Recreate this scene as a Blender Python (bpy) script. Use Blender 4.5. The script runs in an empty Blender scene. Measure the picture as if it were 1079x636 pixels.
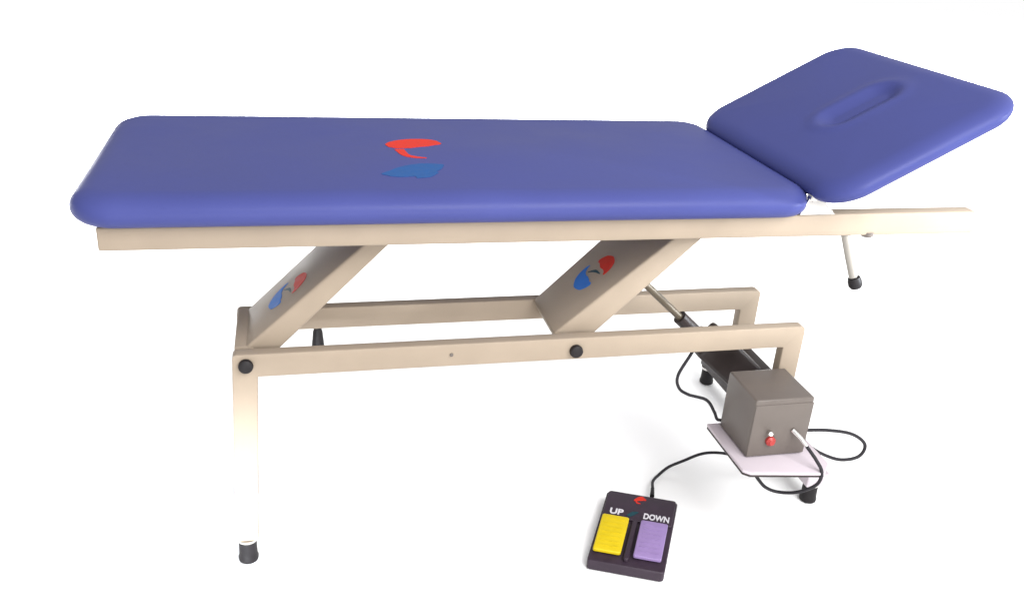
import bpy, bmesh, math
from mathutils import Vector, Matrix, Euler
PI = math.pi
sc = bpy.context.scene
COL = sc.collection

# ------------------------------------------------------------------ materials
def mat(name, col, rough=0.5, metal=0.0, spec=0.5, bump=0.0, bscale=200.0, var=0.0, vscale=6.0, coat=0.0, sheen=0.0):
    m = bpy.data.materials.new(name); m.use_nodes = True
    if name != 'white_backdrop_paper' and metal == 0: col = tuple(c * 0.87 for c in col)
    nt = m.node_tree; b = nt.nodes['Principled BSDF']
    b.inputs['Base Color'].default_value = (*col, 1)
    b.inputs['Roughness'].default_value = rough
    b.inputs['Metallic'].default_value = metal
    b.inputs['Specular IOR Level'].default_value = spec
    b.inputs['Coat Weight'].default_value = coat
    b.inputs['Sheen Weight'].default_value = sheen
    tc = nt.nodes.new('ShaderNodeTexCoord')
    if var > 0:
        n = nt.nodes.new('ShaderNodeTexNoise'); n.inputs['Scale'].default_value = vscale; n.inputs['Detail'].default_value = 5
        nt.links.new(tc.outputs['Object'], n.inputs['Vector'])
        r = nt.nodes.new('ShaderNodeMapRange')
        r.inputs['From Min'].default_value = 0.3; r.inputs['From Max'].default_value = 0.7
        r.inputs['To Min'].default_value = 1 - var; r.inputs['To Max'].default_value = 1 + var
        nt.links.new(n.outputs['Fac'], r.inputs['Value'])
        mx = nt.nodes.new('ShaderNodeMix'); mx.data_type = 'RGBA'; mx.blend_type = 'MULTIPLY'
        mx.inputs['Factor'].default_value = 1
        mx.inputs['A'].default_value = (*col, 1)
        nt.links.new(r.outputs['Result'], mx.inputs['B'])
        nt.links.new(mx.outputs['Result'], b.inputs['Base Color'])
        rr = nt.nodes.new('ShaderNodeMapRange')
        rr.inputs['From Min'].default_value = 0.3; rr.inputs['From Max'].default_value = 0.7
        rr.inputs['To Min'].default_value = max(rough - .08, .02); rr.inputs['To Max'].default_value = min(rough + .08, 1)
        nt.links.new(n.outputs['Fac'], rr.inputs['Value']); nt.links.new(rr.outputs['Result'], b.inputs['Roughness'])
    if bump > 0:
        n2 = nt.nodes.new('ShaderNodeTexNoise'); n2.inputs['Scale'].default_value = bscale; n2.inputs['Detail'].default_value = 4
        nt.links.new(tc.outputs['Object'], n2.inputs['Vector'])
        bp = nt.nodes.new('ShaderNodeBump'); bp.inputs['Strength'].default_value = bump; bp.inputs['Distance'].default_value = 0.001
        nt.links.new(n2.outputs['Fac'], bp.inputs['Height']); nt.links.new(bp.outputs['Normal'], b.inputs['Normal'])
    return m

VINYL = mat('blue_vinyl', (0.050, 0.059, 0.205), 0.38, spec=0.12, bump=0.25, bscale=420, var=0.06, vscale=3.0)
BEIGE = mat('beige_enamel', (0.318, 0.258, 0.198), 0.45, spec=0.08, bump=0.08, bscale=260, var=0.05, vscale=9)
TRAY = mat('pale_enamel', (0.52, 0.46, 0.50), 0.45, spec=0.25, var=0.04)
GREY = mat('grey_enamel', (0.130, 0.110, 0.098), 0.38, spec=0.25, bump=0.12, bscale=300, var=0.07, vscale=12)
DARK = mat('dark_painted_steel', (0.030, 0.022, 0.021), 0.45, spec=0.3, var=0.12, vscale=20)
ROD = mat('dull_steel', (0.10, 0.080, 0.055), 0.45, metal=0.3)
RUBBER = mat('black_rubber', (0.011, 0.009, 0.010), 0.55, spec=0.25, bump=0.3, bscale=300, var=0.2, vscale=60)
CHROME = mat('bright_steel', (0.62, 0.60, 0.58), 0.22, metal=1.0)
LEVER = mat('worn_steel', (0.30, 0.28, 0.25), 0.35, metal=0.0, spec=0.4)
CABLE = mat('black_cable_sheath', (0.020, 0.018, 0.022), 0.5, spec=0.2)
CASE = mat('dark_plum_plastic', (0.030, 0.018, 0.030), 0.45, spec=0.3, bump=0.15, bscale=500, var=0.15, vscale=40)
YEL = mat('yellow_plastic', (0.56, 0.415, 0.006), 0.5, spec=0.25, var=0.05, vscale=30)
LIL = mat('lilac_plastic', (0.25, 0.172, 0.36), 0.5, spec=0.25, var=0.06, vscale=30)
RED = mat('red_print', (0.55, 0.035, 0.022), 0.5, spec=0.06, var=0.06, vscale=60)
BLU = mat('blue_print', (0.020, 0.082, 0.25), 0.5, spec=0.1, var=0.08, vscale=60)
BLUB = mat('bright_blue_print', (0.035, 0.16, 0.52), 0.5, spec=0.06, var=0.06, vscale=60)
REDP = mat('red_plastic', (0.36, 0.03, 0.025), 0.4)
WHT = mat('white_print', (0.60, 0.58, 0.62), 0.5, spec=0.2)
TEAL = mat('teal_print', (0.008, 0.045, 0.060), 0.5, spec=0.2)
FLOOR = mat('white_backdrop_paper', (0.92, 0.92, 0.92), 0.9, spec=0.05, var=0.004, vscale=2)

# ------------------------------------------------------------------ helpers
def empty(name, loc):
    o = bpy.data.objects.new(name, None); COL.objects.link(o); o.location = loc
    o.empty_display_size = 0.05
    return o

def tag(o, label=None, cat=None, group=None, kind=None):
    if label: o['label'] = label
    if cat: o['category'] = cat
    if group: o['group'] = group
    if kind: o['kind'] = kind
    return o

def wloc(o):
    v = Vector((0, 0, 0))
    while o: v += Vector(o.location); o = o.parent
    return v

def obj(name, bm, m, parent=None, smooth=True, bevel=0.0, angle=35):
    """bm is in world coordinates; the parent chain carries translations only"""
    if bevel > 0:
        bmesh.ops.remove_doubles(bm, verts=bm.verts, dist=1e-6)
        es = [e for e in bm.edges if len(e.link_faces) == 2 and e.calc_face_angle(0) > math.radians(30)]
        bmesh.ops.bevel(bm, geom=es, offset=bevel, segments=3, profile=0.5, affect='EDGES', clamp_overlap=True)
    bmesh.ops.recalc_face_normals(bm, faces=bm.faces)
    cs = [v.co for v in bm.verts]
    lo = Vector([min(c[i] for c in cs) for i in range(3)]); hi = Vector([max(c[i] for c in cs) for i in range(3)])
    mid = (lo + hi) / 2
    off = wloc(parent) if parent else Vector((0, 0, 0))
    org = mid if parent else Vector((mid.x, mid.y, lo.z))
    for v in bm.verts: v.co -= org
    me = bpy.data.meshes.new(name); bm.to_mesh(me); bm.free()
    me.materials.append(m)
    o = bpy.data.objects.new(name, me); COL.objects.link(o)
    o.location = org - off
    if parent: o.parent = parent
    if smooth:
        for p in me.polygons: p.use_smooth = True
        b2 = bmesh.new(); b2.from_mesh(me)
        for e in b2.edges:
            if len(e.link_faces) == 2 and e.calc_face_angle(0) > math.radians(angle): e.smooth = False
        b2.to_mesh(me); b2.free()
    return o

def box(bm, x0, x1, y0, y1, z0, z1, M=None):
    vs = [bm.verts.new((x, y, z)) for x in (x0, x1) for y in (y0, y1) for z in (z0, z1)]
    if M:
        for v in vs: v.co = M @ v.co
    for f in ((0,1,3,2),(4,6,7,5),(0,4,5,1),(2,3,7,6),(0,2,6,4),(1,5,7,3)):
        bm.faces.new([vs[i] for i in f])
    return bm

def prism(bm, pts, y0, y1):
    """polygon in x,z extruded along y"""
    a = [bm.verts.new((x, y0, z)) for x, z in pts]; b = [bm.verts.new((x, y1, z)) for x, z in pts]
    n = len(pts)
    bm.faces.new(a); bm.faces.new(b[::-1])
    for i in range(n): bm.faces.new((a[i], b[i], b[(i+1) % n], a[(i+1) % n]))
    return bm

def roundpoly(pts, rad, n=5):
    out = []
    for i, p in enumerate(pts):
        r_ = rad[i] if isinstance(rad, (list, tuple)) else rad
        if r_ == 0: out.append(p); continue
        a = Vector(pts[i-1]); b = Vector(p); c = Vector(pts[(i+1) % len(pts)])
        u = (a-b).normalized(); v = (c-b).normalized()
        for k in range(n+1):
            t = k/n; out.append(tuple((b+u*r_)*(1-t)**2 + b*2*t*(1-t) + (b+v*r_)*t*t))
    return out

def prism_z(bm, pts, z0, z1, M=None):
    a = [bm.verts.new((x, y, z0)) for x, y in pts]; b = [bm.verts.new((x, y, z1)) for x, y in pts]
    n = len(pts)
    if M:
        for v in a + b: v.co = M @ v.co
    bm.faces.new(a[::-1]); bm.faces.new(b)
    for i in range(n): bm.faces.new((a[i], a[(i+1) % n], b[(i+1) % n], b[i]))
    return bm

def lathe(bm, p, axis, prof, n=32):
    """prof: (distance along axis, radius)"""
    p = Vector(p); ax = Vector(axis).normalized()
    u = ax.orthogonal().normalized(); w = ax.cross(u)
    rings = []
    for t, r in prof:
        rings.append([bm.verts.new(p + ax * t + (u * math.cos(2*PI*k/n) + w * math.sin(2*PI*k/n)) * max(r, 1e-4)) for k in range(n)])
    for a, b in zip(rings, rings[1:]):
        for k in range(n): bm.faces.new((a[k], a[(k+1) % n], b[(k+1) % n], b[k]))
    bm.faces.new(rings[0][::-1]); bm.faces.new(rings[-1])
    return bm

def catmull(P, seg=14):
    P = [Vector(p) for p in P]; P = [2*P[0]-P[1]] + P + [2*P[-1]-P[-2]]
    out = []
    for i in range(1, len(P) - 2):
        for s in range(seg):
            t = s / seg
            a, b, c, d = P[i-1], P[i], P[i+1], P[i+2]
            out.append(0.5*((2*b) + (c-a)*t + (2*a-5*b+4*c-d)*t*t + (3*b-a-3*c+d)*t**3))
    out.append(P[-2]); return out

def tube(bm, path, r, n=14):
    pts = [Vector(p) for p in path]; rings = []; up = None
    for i, p in enumerate(pts):
        t = (pts[min(i+1, len(pts)-1)] - pts[max(i-1, 0)]).normalized()
        if up is None: up = t.orthogonal().normalized()
        up = (up - t * up.dot(t)).normalized(); s = t.cross(up)
        rr = r[i] if isinstance(r, (list, tuple)) else r
        rings.append([bm.verts.new(p + (up*math.cos(2*PI*k/n) + s*math.sin(2*PI*k/n)) * rr) for k in range(n)])
    for a, b in zip(rings, rings[1:]):
        for k in range(n): bm.faces.new((a[k], a[(k+1) % n], b[(k+1) % n], b[k]))
    bm.faces.new(rings[0][::-1]); bm.faces.new(rings[-1])
    return bm

# ------------------------------------------------------------------ padded cushions
def steps(a, rc, nedge, nmid):
    """coordinates from -a to a, dense near the ends"""
    e = [a - rc * (1 - math.cos(PI/2 * k / nedge)) for k in range(nedge)]     # a .. a-rc
    e = e + [a - rc]
    inner = a - rc
    m = [inner - 2*inner * k / nmid for k in range(1, nmid)]
    return e + m + [-v for v in e[::-1]]

def cushion(lx, ly, t, rc, redge, crown, M, bot=0.012, slot=None, nmx=60, nmy=30, wav=0.0):
    """padded slab lx by ly in local x,y centred at 0, thickness t from z=0 up, corners rc, soft upper edge, optional recessed slot"""
    ax, ay = lx/2, ly/2
    X = steps(ax, rc, 18, nmx); Y = steps(ay, rc, 18, nmy)
    def place(x, y):
        cx = abs(x) - (ax - rc); cy = abs(y) - (ay - rc)
        if cx > 0 and cy > 0:
            h = math.hypot(cx, cy); f = max(cx, cy) / h
            cx *= f; cy *= f
            x = math.copysign(ax - rc + cx, x); y = math.copysign(ay - rc + cy, y)
        return x, y
    def dist(x, y):
        cx = abs(x) - (ax - rc); cy = abs(y) - (ay - rc)
        if cx > 0 and cy > 0: return rc - math.hypot(cx, cy)
        return min(ax - abs(x), ay - abs(y))
    def top(x, y):
        d = max(dist(x, y), 0)
        q = min(d / redge, 1)
        z = t * 0.42 + (t * 0.58 - crown) * (1 - (1 - q) ** 2.1) ** (1/2.1)
        q2 = min(d / (min(ax, ay)), 1)
        z += crown * math.sin(q2 * PI/2) ** 0.8
        if wav:
            z += wav * min(d / 0.08, 1) * (math.sin(x*9.1 + y*3) * math.sin(y*7.3 + 1.1) + 0.5*math.sin(x*23 + 1.7)*math.sin(y*17))
        if slot:
            sx, sy, hl, hw, dep, soft = slot
            px = abs(x - sx) - (hw - hl); py = abs(y - sy)
            dd = math.hypot(max(px, 0), max(py, 0)) + min(max(px, py), 0) - hl
            z += 0.0022 * math.exp(-((dd - soft*1.1) / 0.016) ** 2)
            if dd < soft:
                k = 1 - max(min((dd + soft*0.35) / (soft*1.35), 1), 0)
                z -= dep * k * k * (3 - 2*k)
        return z
    def bottom(x, y):
        d = max(dist(x, y), 0); q = min(d / bot, 1)
        return t * 0.42 - t * 0.42 * (1 - (1 - q) ** 2) ** 0.5
    bm = bmesh.new()
    nx, ny = len(X), len(Y); T = {}; B = {}
    for i, x in enumerate(X):
        for j, y in enumerate(Y):
            px, py = place(x, y)
            T[i, j] = bm.verts.new((px, py, top(px, py)))
            if 0 < i < nx-1 and 0 < j < ny-1: B[i, j] = bm.verts.new((px, py, bottom(px, py)))
            else: B[i, j] = T[i, j]
    for i in range(nx-1):
        for j in range(ny-1):
            bm.faces.new((T[i,j], T[i,j+1], T[i+1,j+1], T[i+1,j]))
            q = [B[i,j], B[i+1,j], B[i+1,j+1], B[i,j+1]]
            try: bm.faces.new(q)
            except ValueError: pass
    for v in bm.verts: v.co = M @ v.co
    return bm, top

# ------------------------------------------------------------------ setting
bm = bmesh.new()
N = 96
ring = [bm.verts.new((30*math.cos(2*PI*k/N)+.7, 30*math.sin(2*PI*k/N), 0)) for k in range(N)]
bm.faces.new(ring)
fl = obj('floor', bm, FLOOR, smooth=False); tag(fl, 'seamless white studio floor running out to white', 'floor', kind='structure')

# ------------------------------------------------------------------ the table
table = empty('treatment_table', (0.75, 0.27, 0))
tag(table, 'blue padded height-adjustable treatment couch with raised head section on beige steel frame', 'treatment table')

L, W, ZP = 1.394, 0.630, 0.7965
X0 = -0.014
# main pad
bm, topf = cushion(L, W, 0.062, 0.080, 0.050, 0.006, Matrix.Translation((X0+L/2, W/2, ZP)), bot=0.030, nmx=90, nmy=40, wav=0.0006)
pad = obj('body_cushion', bm, VINYL, table, angle=80)
tag(pad, 'long flat blue vinyl cushion with rounded corners and printed emblem')

# flat printed emblems -------------------------------------------------------
def ribbon(pts, widths, seg=10):
    """outline of a brush stroke in 2D: centre line with half widths"""
    P = catmull([Vector((x, y, 0)) for x, y in pts], seg)
    n = len(P); Wd = []
    for i in range(n):
        f = i / (n-1) * (len(widths)-1); k = min(int(f), len(widths)-2); Wd.append(widths[k]*(1-(f-k)) + widths[k+1]*(f-k))
    l, r = [], []
    for i, p in enumerate(P):
        t = (P[min(i+1, n-1)] - P[max(i-1, 0)]).normalized(); s = Vector((-t.y, t.x, 0))
        l.append(p + s*Wd[i]); r.append(p - s*Wd[i])
    return l, r
def stroke(bm, pts, widths, f, th):
    l, r = ribbon(pts, widths)
    a = [(bm.verts.new(f(p.x, p.y, th)), bm.verts.new(f((p.x+q.x)/2, (p.y+q.y)/2, th)), bm.verts.new(f(q.x, q.y, th))) for p, q in zip(l, r)]
    b = [(bm.verts.new(f(p.x, p.y, -th)), bm.verts.new(f(q.x, q.y, -th))) for p, q in zip(l, r)]
    for i in range(len(a)-1):
        bm.faces.new((a[i][0], a[i][1], a[i+1][1], a[i+1][0])); bm.faces.new((a[i][1], a[i][2], a[i+1][2], a[i+1][1]))
        bm.faces.new((a[i][0], a[i+1][0], b[i+1][0], b[i][0])); bm.faces.new((a[i][2], b[i][1], b[i+1][1], a[i+1][2]))
    bm.faces.new((a[0][0], b[0][0], b[0][1], a[0][2], a[0][1])); bm.faces.new((a[-1][0], a[-1][1], a[-1][2], b[-1][1], b[-1][0]))

def on_pad(x, y, th): return Vector((x, y, ZP + topf(x - X0 - L/2, y - W/2) + 0.0004 + th))
bm = bmesh.new()
stroke(bm, [(.560,.312),(.576,.332),(.606,.348),(.640,.350),(.666,.342)], [.010,.024,.030,.032,.032,.030,.027,.018,.003], on_pad, .0004)
stroke(bm, [(.572,.300),(.580,.258),(.597,.242),(.62,.236)], [.010,.008,.006,.002], on_pad, .0003)
obj('emblem', bm, RED, pad, smooth=False)
bm = bmesh.new()
stroke(bm, [(.520,.132),(.550,.136),(.582,.152),(.614,.172),(.646,.190)], [.002,.015,.023,.029,.032,.032,.028,.019,.003], on_pad, .0004)
stroke(bm, [(.580,.124),(.602,.129),(.626,.144)], [.018,.018,.006], on_pad, .0003)
obj('emblem', bm, BLU, pad, smooth=False)

# head pad ------------------------------------------------------------------
A = math.radians(28.3)
HX, HZ, HL, HY0, HY1 = 1.370, 0.828, 0.433, -0.062, 0.590
MH = Matrix.Translation((HX, (HY0+HY1)/2, HZ)) @ Matrix.Rotation(-A, 4, 'Y') @ Matrix.Translation((HL/2, 0, 0))
bm, _ = cushion(HL, HY1-HY0, 0.046, 0.080, 0.044, 0.005, MH, bot=0.022, slot=(0.026, -0.043, 0.023, 0.072, 0.011, 0.030), nmx=110, nmy=130)
head = obj('head_cushion', bm, VINYL, table, angle=80)
tag(head, 'tilted blue head cushion with a narrow breathing slot')
bm = box(bmesh.new(), -HL/2+.04, HL/2-.05, -.26, .26, -0.016, -0.001, MH)
obj('cushion_board', bm, GREY, table, bevel=.003)
bm = bmesh.new(); tube(bm, [(1.52, .4, .790), (1.60, .4, .915)], .008); obj('prop_stay', bm, CHROME, table)

# top frame -----------------------------------------------------------------
ZF1, ZF0 = 0.796, 0.753
bm = prism(bmesh.new(), roundpoly([(0.031,ZF0),(1.777,ZF0-.001),(1.777,ZF1+.005),(0.031,ZF1)],[0,.014,.014,0]), 0.029, 0.065)
fr = obj('side_rail', bm, BEIGE, table, bevel=.004)
bm = box(bmesh.new(), 0.060, 1.60, 0.487, 0.523, ZF0, ZF1)
obj('side_rail', bm, BEIGE, table, bevel=.006)
for x in (0.062, 0.70, 1.32):
    bm = box(bmesh.new(), x, x+.036, .0655, .4865, ZF0+.003, ZF1-.002)
    obj('cross_member', bm, BEIGE, table, bevel=.004)
# hinge gusset between the two cushions
bm = prism(bmesh.new(), [(1.345, .802), (1.425, .802), (1.385, .842), (1.366, .850)], 0.022, 0.028)
obj('hinge_plate', bm, CHROME, table, bevel=.001)
bm = lathe(bmesh.new(), (1.368, .016, .838), (0, 1, 0), [(0,.006),(.002,.008),(.016,.008)]); obj('hinge_pin', bm, CHROME, table)
# adjusting lever
lever = obj('lever', tube(bmesh.new(), [(1.474,.046,.754),(1.492,.036,.700),(1.508,.028,.655)], .0090, 20), LEVER, table)
obj('knob', lathe(bmesh.new(), (1.507,.028,.660), (.35,-.14,-.9), [(0,.008),(.002,.0125),(.010,.0145),(.020,.0145),(.026,.011),(.028,.004)]), RUBBER, lever)
obj('locking_knob', lathe(bmesh.new(), (1.522,.040,.758), (0,0,-1), [(0,.014),(.008,.014),(.011,.011)]), GREY, table)

# lift columns --------------------------------------------------------------
def column(pts, emblem):
    bm = prism(bmesh.new(), pts, 0.128, 0.3025)
    for v in bm.verts:
        if v.co.y > .2 and v.co.z > .7: v.co.y = .348
    c = obj('lift_arm', bm, BEIGE, table, bevel=.005)
    p0 = Vector((pts[0][0], 0, pts[0][1])); p1 = Vector((pts[1][0], 0, pts[1][1]))
    e = (p1 - p0); ln = e.length; e.normalize(); nrm = Vector((-e.z, 0, e.x))
    s0, ym, k = emblem
    def f(a, b, th):  # a along the arm upward, b across it to the rear
        q = p0 + e*(s0 + a*k) + nrm*(0.0006 + th); q.y = ym + b*k
        return q
    def arc(a0_, a1_, R_=.033, n=9): return [(R_*math.cos(math.radians(a0_+(a1_-a0_)*i/n)), R_*math.sin(math.radians(a0_+(a1_-a0_)*i/n))) for i in range(n+1)]
    bm = bmesh.new()
    stroke(bm, arc(-72, 50, .031), [.001,.008,.0150,.0170,.013,.003], f, .0003)
    obj('emblem', bm, RED, c, smooth=False)
    bm = bmesh.new()
    stroke(bm, arc(88, 232, .033), [.001,.006,.0130,.0175,.015,.003], f, .0003)
    obj('emblem', bm, BLUB, c, smooth=False)
    bm = bmesh.new()
    stroke(bm, [(-.010,.016),(.002,.002),(.006,-.018)], [.001,.0035,.001], f, .0003)
    obj('emblem', bm, TEAL, c, smooth=False)
    return c
column([(.2335,.487),(.525,.7525),(.572,.7525),(.295,.475),(.2335,.472)], (.145,.222,1.08))
column([(.885,.505),(1.172,.7525),(1.234,.7525),(.975,.500),(.935,.468),(.905,.468)], (.150,.225,1.12))

# base frame ----------------------------------------------------------------
TB, BB, WP = 0.513, 0.463, 0.047
def side_frame(y0, y1, xl, xr, zr, wl, dz=0.0):
    # one bent rail: top bar with the two uprights at its ends
    pts = [(xl-.018, .062), (xl, TB-.004+dz), (xr, TB+dz), (xr, zr), (xr-WP, zr), (xr-WP, BB+dz), (xl+wl, BB-.004+dz), (xl+wl-.018, .062)]
    bm = prism(bmesh.new(), roundpoly(pts, [0,.010,.012,0,0,.003,.003,0]), y0, y1)
    return obj('base_rail', bm, BEIGE, table, bevel=.0045)
side_frame(.0912, .118, .2313, 1.4639, .17, .046)
side_frame(.303, .330, .2313, 1.4639, .31, .030, -.006)
bm = box(bmesh.new(), .234, .272, .1275, .3025, .466, .508); obj('cross_member', bm, BEIGE, table, bevel=.003)
bm = box(bmesh.new(), 1.418, 1.460, .1275, .3025, .32, .355); obj('cross_member', bm, DARK, table, bevel=.003)
# pivot bolts on the front rail
for x, z in ((.256, .487), (.926, .483)):
    b = obj('pivot_bolt', lathe(bmesh.new(), (x, .0908, z), (0,-1,0), [(0,.0135),(.005,.0145),(.010,.0135),(.0125,.010),(.013,.003)]), RUBBER, table)
obj('screw', lathe(bmesh.new(), (.66, .0908, .487), (0,-1,0), [(0,.004),(.002,.0035),(.003,.001)]), GREY, table)
# rubber buffer under the rear rail
obj('rubber_buffer', lathe(bmesh.new(), (.400, .317, .4570), (0,0,-1), [(0,.0085),(.012,.009),(.016,.0105),(.060,.0145),(.070,.0145),(.074,.011)]), RUBBER, table)

# feet ----------------------------------------------------------------------
def foot(x, y, top):
    st = obj('foot_stem', lathe(bmesh.new(), (x, y, top), (0,0,-1), [(0,.0215),(.006,.0215),(.0065,.016),(top-.040,.016)]), CHROME, table)
    obj('rubber_foot', lathe(bmesh.new(), (x, y, .0005), (0,0,1), [(0,.017),(.003,.0205),(.010,.0212),(.016,.0195),(.030,.0188),(.049,.0188),(.052,.0165)]), RUBBER, st)
foot(.236, .109, .0615); foot(.226, .320, .0615)
foot(1.600, .125, .0575); foot(1.592, .725, .0575)
bm = box(bmesh.new(), 1.572, 1.626, .150, .745, .058, .090)
obj('cross_foot', bm, DARK, table, bevel=.004)
bm = box(bmesh.new(), 1.570, 1.630, .098, .1495, .058, .094)
obj('foot_block', bm, TRAY, table, bevel=.004)  # pale finish paints in the blown-out light on the beam's front end
# struts that carry the rails down to the floor beam
for y0 in (.1505,):
    bm = prism(bmesh.new(), [(1.416,.1695),(1.4635,.1695),(1.600,.098),(1.600,.0905),(1.575,.0905),(1.416,.150)], y0, y0+.032)
    obj('strut', bm, DARK, table, bevel=.003)

# tray ----------------------------------------------------------------------
ZT = 0.275
tr = [(1.262,.0905),(1.262,-.092),(1.275,-.104),(1.436,-.128),(1.464,-.095),(1.464,.0905)]
obj('tray', prism_z(bmesh.new(), tr, ZT-.007, ZT), TRAY, table, bevel=.0015)
obj('tray_lip', prism_z(bmesh.new(), [(x*.995+.0068, y*.985) for x, y in tr], ZT-.013, ZT-.0075), DARK, table, bevel=.001)

# actuator ------------------------------------------------------------------
a0, a1 = Vector((1.09,.215,.60)), Vector((1.435,.215,.290)); ad = (a1-a0); al = ad.length; ad.normalize()
act = obj('actuator', tube(bmesh.new(), [a0 + ad*al*.36, a0 + ad*al*.54], .0165, 24), DARK, table)
obj('rod', tube(bmesh.new(), [a0, a0 + ad*al*.37], .0085, 20), ROD, act)
obj('sleeve_collar', lathe(bmesh.new(), a0 + ad*al*.50, ad, [(0,.018),(.004,.023),(.018,.023),(.022,.018)]), RUBBER, act)
ang = math.atan2(-ad.z, ad.x)
MA = Matrix.Translation(a0 + ad*al*.56) @ Matrix.Rotation(ang, 4, 'Y')
obj('gear_housing', box(bmesh.new(), 0, .235, -.033, .033, -.036, .048, MA), DARK, act, bevel=.010)

# ------------------------------------------------------------------ control box
bxe = empty('control_box', (1.357, .0145, ZT+.0005))
tag(bxe, 'grey steel control box standing on the pale tray at the couch foot', 'control box')
x0, x1, y0, y1, z0, z1 = 1.288, 1.426, -.051, .080, ZT+.0008, ZT+.142
bm = box(bmesh.new(), x0, x1, y0, y1, z0, z1)
obj('housing', bm, GREY, bxe, bevel=.005)
bm = box(bmesh.new(), x0+.001, x1-.001, y0-.0016, y0-.0004, z0+.003, z1-.012)
obj('front_panel', bm, GREY, bxe, bevel=.0004)
yf = y0 - .002
rp = obj('socket', lathe(bmesh.new(), (1.337, yf, .317), (0,-1,0), [(0,.011),(.006,.011),(.009,.008),(.012,.006)]), REDP, bxe)
obj('toggle_switch', tube(bmesh.new(), [(1.331,yf,.338),(1.325,yf-.018,.345)], [.0055,.0042], 16), CHROME, bxe)
obj('jack_plug', tube(bmesh.new(), [(1.388,yf,.338),(1.398,yf-.020,.329),(1.405,yf-.036,.319)], [.0062,.0050,.0038], 16), CHROME, bxe)
# cable looping out at the right of the box
P = [(1.4255,.010,.285),(1.455,.009,.292),(1.520,.009,.288),(1.588,.009,.272),(1.630,.009,.240),(1.622,.009,.208),(1.575,.009,.203),(1.520,.009,.225),(1.475,.009,.255),(1.4255,.016,.296)]
obj('cable', tube(bmesh.new(), catmull(P), .0040), CABLE, bxe)
# motor lead from actuator housing down to the back of the tray
P = [(1.232,.150,.470),(1.216,.128,.446),(1.186,.120,.392),(1.192,.120,.358),(1.218,.120,.338),(1.262,.112,.325),(1.280,.100,.300),(1.286,.092,.285),(1.290,.0805,.288)]
obj('cable', tube(bmesh.new(), catmull(P), .0037), CABLE, bxe)

# ------------------------------------------------------------------ foot switch
fx = Vector((1.107, .059)); ft = empty('foot_switch', (fx.x, fx.y, 0))
tag(ft, 'dark foot switch with one yellow and one lilac pedal lying on the floor', 'foot switch')
# local s (left-right) and t (front-back) axes measured on the floor
e1 = Vector((.156, -.070)); e2 = Vector((.1225, .2215)); o0 = Vector((.958, -.037))
def ST(s, t, z): return Vector((o0.x + e1.x*s + e2.x*t, o0.y + e1.y*s + e2.y*t, z))
def rquad(s0, s1, t0, t1, rs=.03, n=5):
    rt = rs * e1.length / e2.length
    out = []
    for cx, cy, a0_ in ((s1-rs, t0+rt, -PI/2), (s1-rs, t1-rt, 0), (s0+rs, t1-rt, PI/2), (s0+rs, t0+rt, PI)):
        for k in range(n+1):
            a = a0_ + PI/2*k/n; out.append((cx + rs*math.cos(a), cy + rt*math.sin(a)))
    return out
def slab(bm, q, zb, zt):
    n = len(q)
    a = [bm.verts.new(ST(s, t, zb(s, t) if callable(zb) else zb)) for s, t in q]
    b = [bm.verts.new(ST(s, t, zt(s, t) if callable(zt) else zt)) for s, t in q]
    bm.faces.new(a[::-1]); bm.faces.new(b)
    for i in range(n): bm.faces.new((a[i], a[(i+1) % n], b[(i+1) % n], b[i]))
    return bm
zc = lambda s, t: .028 + .010*t
obj('case', slab(bmesh.new(), rquad(0, 1, 0, 1, .05), .002, zc), CASE, ft, bevel=.003)
zq = lambda s, t: zc(s, t) + .012
obj('rear_cover', slab(bmesh.new(), rquad(.025, .975, .60, .985, .04), lambda s, t: zc(s, t)+.0003, lambda s, t: zc(s, t)+.006), CASE, ft, bevel=.002)
obj('divider', slab(bmesh.new(), rquad(.45, .52, .05, .58, .03), lambda s, t: zc(s, t)+.0003, lambda s, t: zc(s, t)+.010), CASE, ft, bevel=.002)
def zped(s, t): return zc(s, t) + .012 + .013*t
for s0, s1, m, lab in ((.04, .405, YEL, 'yellow rocker pedal marked UP'), (.565, .93, LIL, 'lilac rocker pedal marked DOWN')):
    pd = obj('pedal', slab(bmesh.new(), rquad(s0, s1, .10, .565, .03), lambda s, t: zc(s, t)+.004, zped), m, ft, bevel=.0025); tag(pd, lab)
    bm = bmesh.new()
    for k in range(7):
        t = .155 + k*.058
        slab(bm, rquad(s0+.05, s1-.05, t, t+.014, .006, 2), lambda s, t: zped(s, t)-.0005, lambda s, t: zped(s, t)+.0009)
    obj('grip_rib', bm, m, pd, smooth=False)
# raised lettering, converted from text curves
def letters(txt, s0, s1, t0, t1, parent):
    cu = bpy.data.curves.new('t', 'FONT'); cu.body = txt; cu.size = 1; cu.offset = .035; cu.extrude = .01
    to = bpy.data.objects.new('t', cu); COL.objects.link(to)
    dg = bpy.context.evaluated_depsgraph_get(); dg.update()
    me = bpy.data.meshes.new_from_object(to.evaluated_get(dg))
    bpy.data.objects.remove(to); bm = bmesh.new(); bm.from_mesh(me); bpy.data.meshes.remove(me)
    xs = [v.co.x for v in bm.verts]; ys = [v.co.y for v in bm.verts]
    xa, xb, ya, yb_ = min(xs), max(xs), min(ys), max(ys)
    for v in bm.verts:
        s = s0 + (v.co.x-xa)/(xb-xa)*(s1-s0); t = t0 + (v.co.y-ya)/(yb_-ya)*(t1-t0)
        v.co = ST(s, t, zc(s, t) + .0066 + (.0003 if v.co.z > 0 else -.0002))
    obj('lettering', bm, WHT, parent, smooth=False)
letters('UP', .115, .300, .640, .725, ft)
letters('DOWN', .580, .930, .640, .725, ft)
def fpad(a, b, th):
    return ST(a, b, zc(a, b) + .0066 + th)
bm = bmesh.new()
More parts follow.
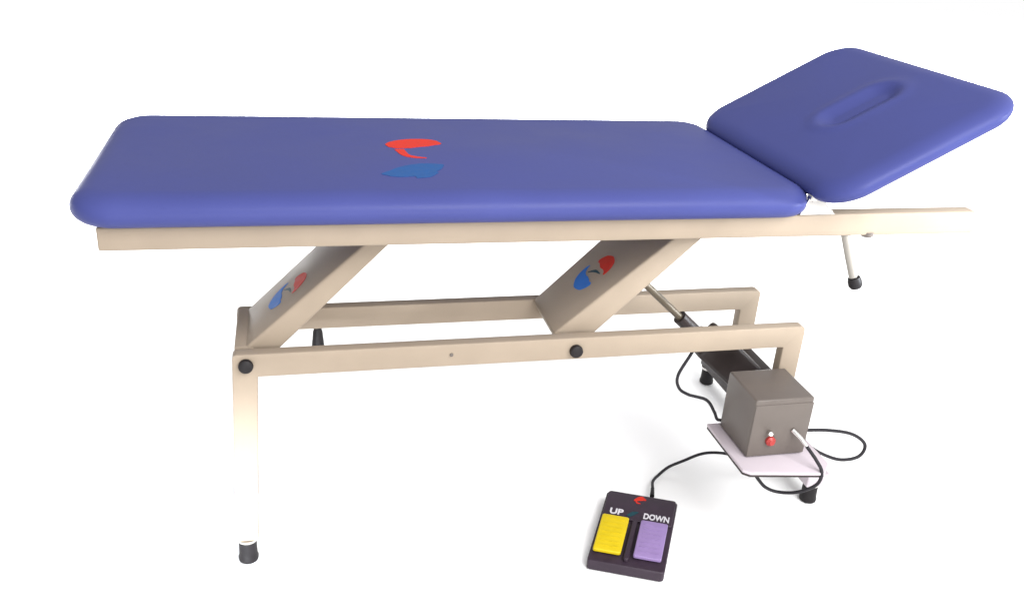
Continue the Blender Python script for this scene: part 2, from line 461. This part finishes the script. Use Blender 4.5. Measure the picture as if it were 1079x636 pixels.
stroke(bm, [(.40,.885),(.45,.915),(.50,.930),(.565,.915)], [.008,.028,.034,.004], fpad, .0003)
stroke(bm, [(.42,.895),(.45,.860),(.50,.852)], [.010,.010,.004], fpad, .0002)
obj('emblem', bm, RED, ft, smooth=False)
bm = bmesh.new()
stroke(bm, [(.35,.655),(.39,.662),(.44,.695),(.50,.720)], [.004,.024,.028,.006], fpad, .0003)
obj('emblem', bm, TEAL, ft, smooth=False)
# lead: from the foot switch, under the tray and up to the plug on the box
P = [(1.198,.178,.026),(1.205,.197,.024),(1.222,.235,.016),(1.250,.266,.010),(1.282,.280,.022),(1.315,.270,.045),(1.346,.235,.088),(1.372,.190,.118),(1.385,.120,.150),(1.365,.040,.185),(1.330,-.030,.215),(1.322,-.051,.226),(1.345,-.060,.200),(1.375,-.070,.190),(1.405,-.095,.205),(1.428,-.120,.240),(1.430,-.125,.275),(1.418,-.112,.300),(1.405,yf-.034,.3195)]
obj('cable', tube(bmesh.new(), catmull(P), .0038), CABLE, ft)
obj('strain_relief', tube(bmesh.new(), [(1.190,.163,.026),(1.205,.197,.024)], [.0058,.0044]), RUBBER, ft)

# ------------------------------------------------------------------ light
w = bpy.data.worlds.new('World'); sc.world = w; w.use_nodes = True
# invented surroundings, bright front right, dimmed back left to darken cushions and arms
nt = w.node_tree; bg = nt.nodes['Background']
tc = nt.nodes.new('ShaderNodeTexCoord'); dp = nt.nodes.new('ShaderNodeVectorMath'); dp.operation = 'DOT_PRODUCT'
dp.inputs[1].default_value = Vector((.45, -.75, .30)).normalized()
nt.links.new(tc.outputs['Generated'], dp.inputs[0])
mr = nt.nodes.new('ShaderNodeMapRange'); mr.interpolation_type = 'SMOOTHSTEP'
mr.inputs['From Min'].default_value = -.7; mr.inputs['From Max'].default_value = .7
mr.inputs['To Min'].default_value = 0.40; mr.inputs['To Max'].default_value = 1.25
nt.links.new(dp.outputs['Value'], mr.inputs['Value']); nt.links.new(mr.outputs['Result'], bg.inputs[1])
bg.inputs[0].default_value = (1, 1, 1, 1)
def area(name, loc, target, size, sizey, power, col=(1,1,1), spread=180):
    l = bpy.data.lights.new(name, 'AREA'); l.spread = math.radians(spread); l.shape = 'RECTANGLE'; l.size = size; l.size_y = sizey; l.energy = power; l.color = col
    o = bpy.data.objects.new(name, l); COL.objects.link(o); o.location = loc
    o.rotation_euler = (Vector(target) - Vector(loc)).to_track_quat('-Z', 'Y').to_euler()
def spot(name, loc, target, power, deg, blend, r=.1, col=(1,1,1)):
    l = bpy.data.lights.new(name, 'SPOT'); l.energy = power; l.spot_size = math.radians(deg); l.spot_blend = blend; l.shadow_soft_size = r; l.color = col
    o = bpy.data.objects.new(name, l); COL.objects.link(o); o.location = loc
    o.rotation_euler = (Vector(target) - Vector(loc)).to_track_quat('-Z', 'Y').to_euler()
area('softbox_front', (1.8, -2.3, 3.0), (.9, .1, .5), 2.4, 2.0, 150)
area('low_fill', (.9, -3.0, .7), (.75, .1, .35), 2.2, .5, 30)  # added low fill, brightens the base rails
area('floor_fill', (1.8, 6.3, 4.0), (1.8, 6.4, 0), 12.0, 4.0, 2400, spread=105)  # added fill out of view, lifts the floor behind to shadowless white
spot('leg_fill_spot', (-.25, -1.5, .25), (.24, .1, .15), 430, 21, 1.0, col=(.86, .93, 1))  # added spot, bleaches the lower part of the front left leg
spot('rail_fill_spot', (2.95, -.75, 1.12), (1.69, .04, .775), 390, 21, 1.0, col=(.88, .94, 1))  # added spot, bleaches the right extension of the front side rail

# ------------------------------------------------------------------ camera
cd = bpy.data.cameras.new('camera'); cam = bpy.data.objects.new('camera', cd); COL.objects.link(cam)
cam.location = (0.35158, -1.51939, 1.35834)
cam.rotation_euler = (1.143217, -0.065787, -0.229828)
cd.sensor_width = 36; cd.lens = 36*953.72/1079; cd.clip_start = .02; cd.clip_end = 200
sc.camera = cam
sc.view_settings.view_transform = 'Standard'; sc.view_settings.look = 'None'
sc.view_settings.exposure = 0.2; sc.view_settings.gamma = 1
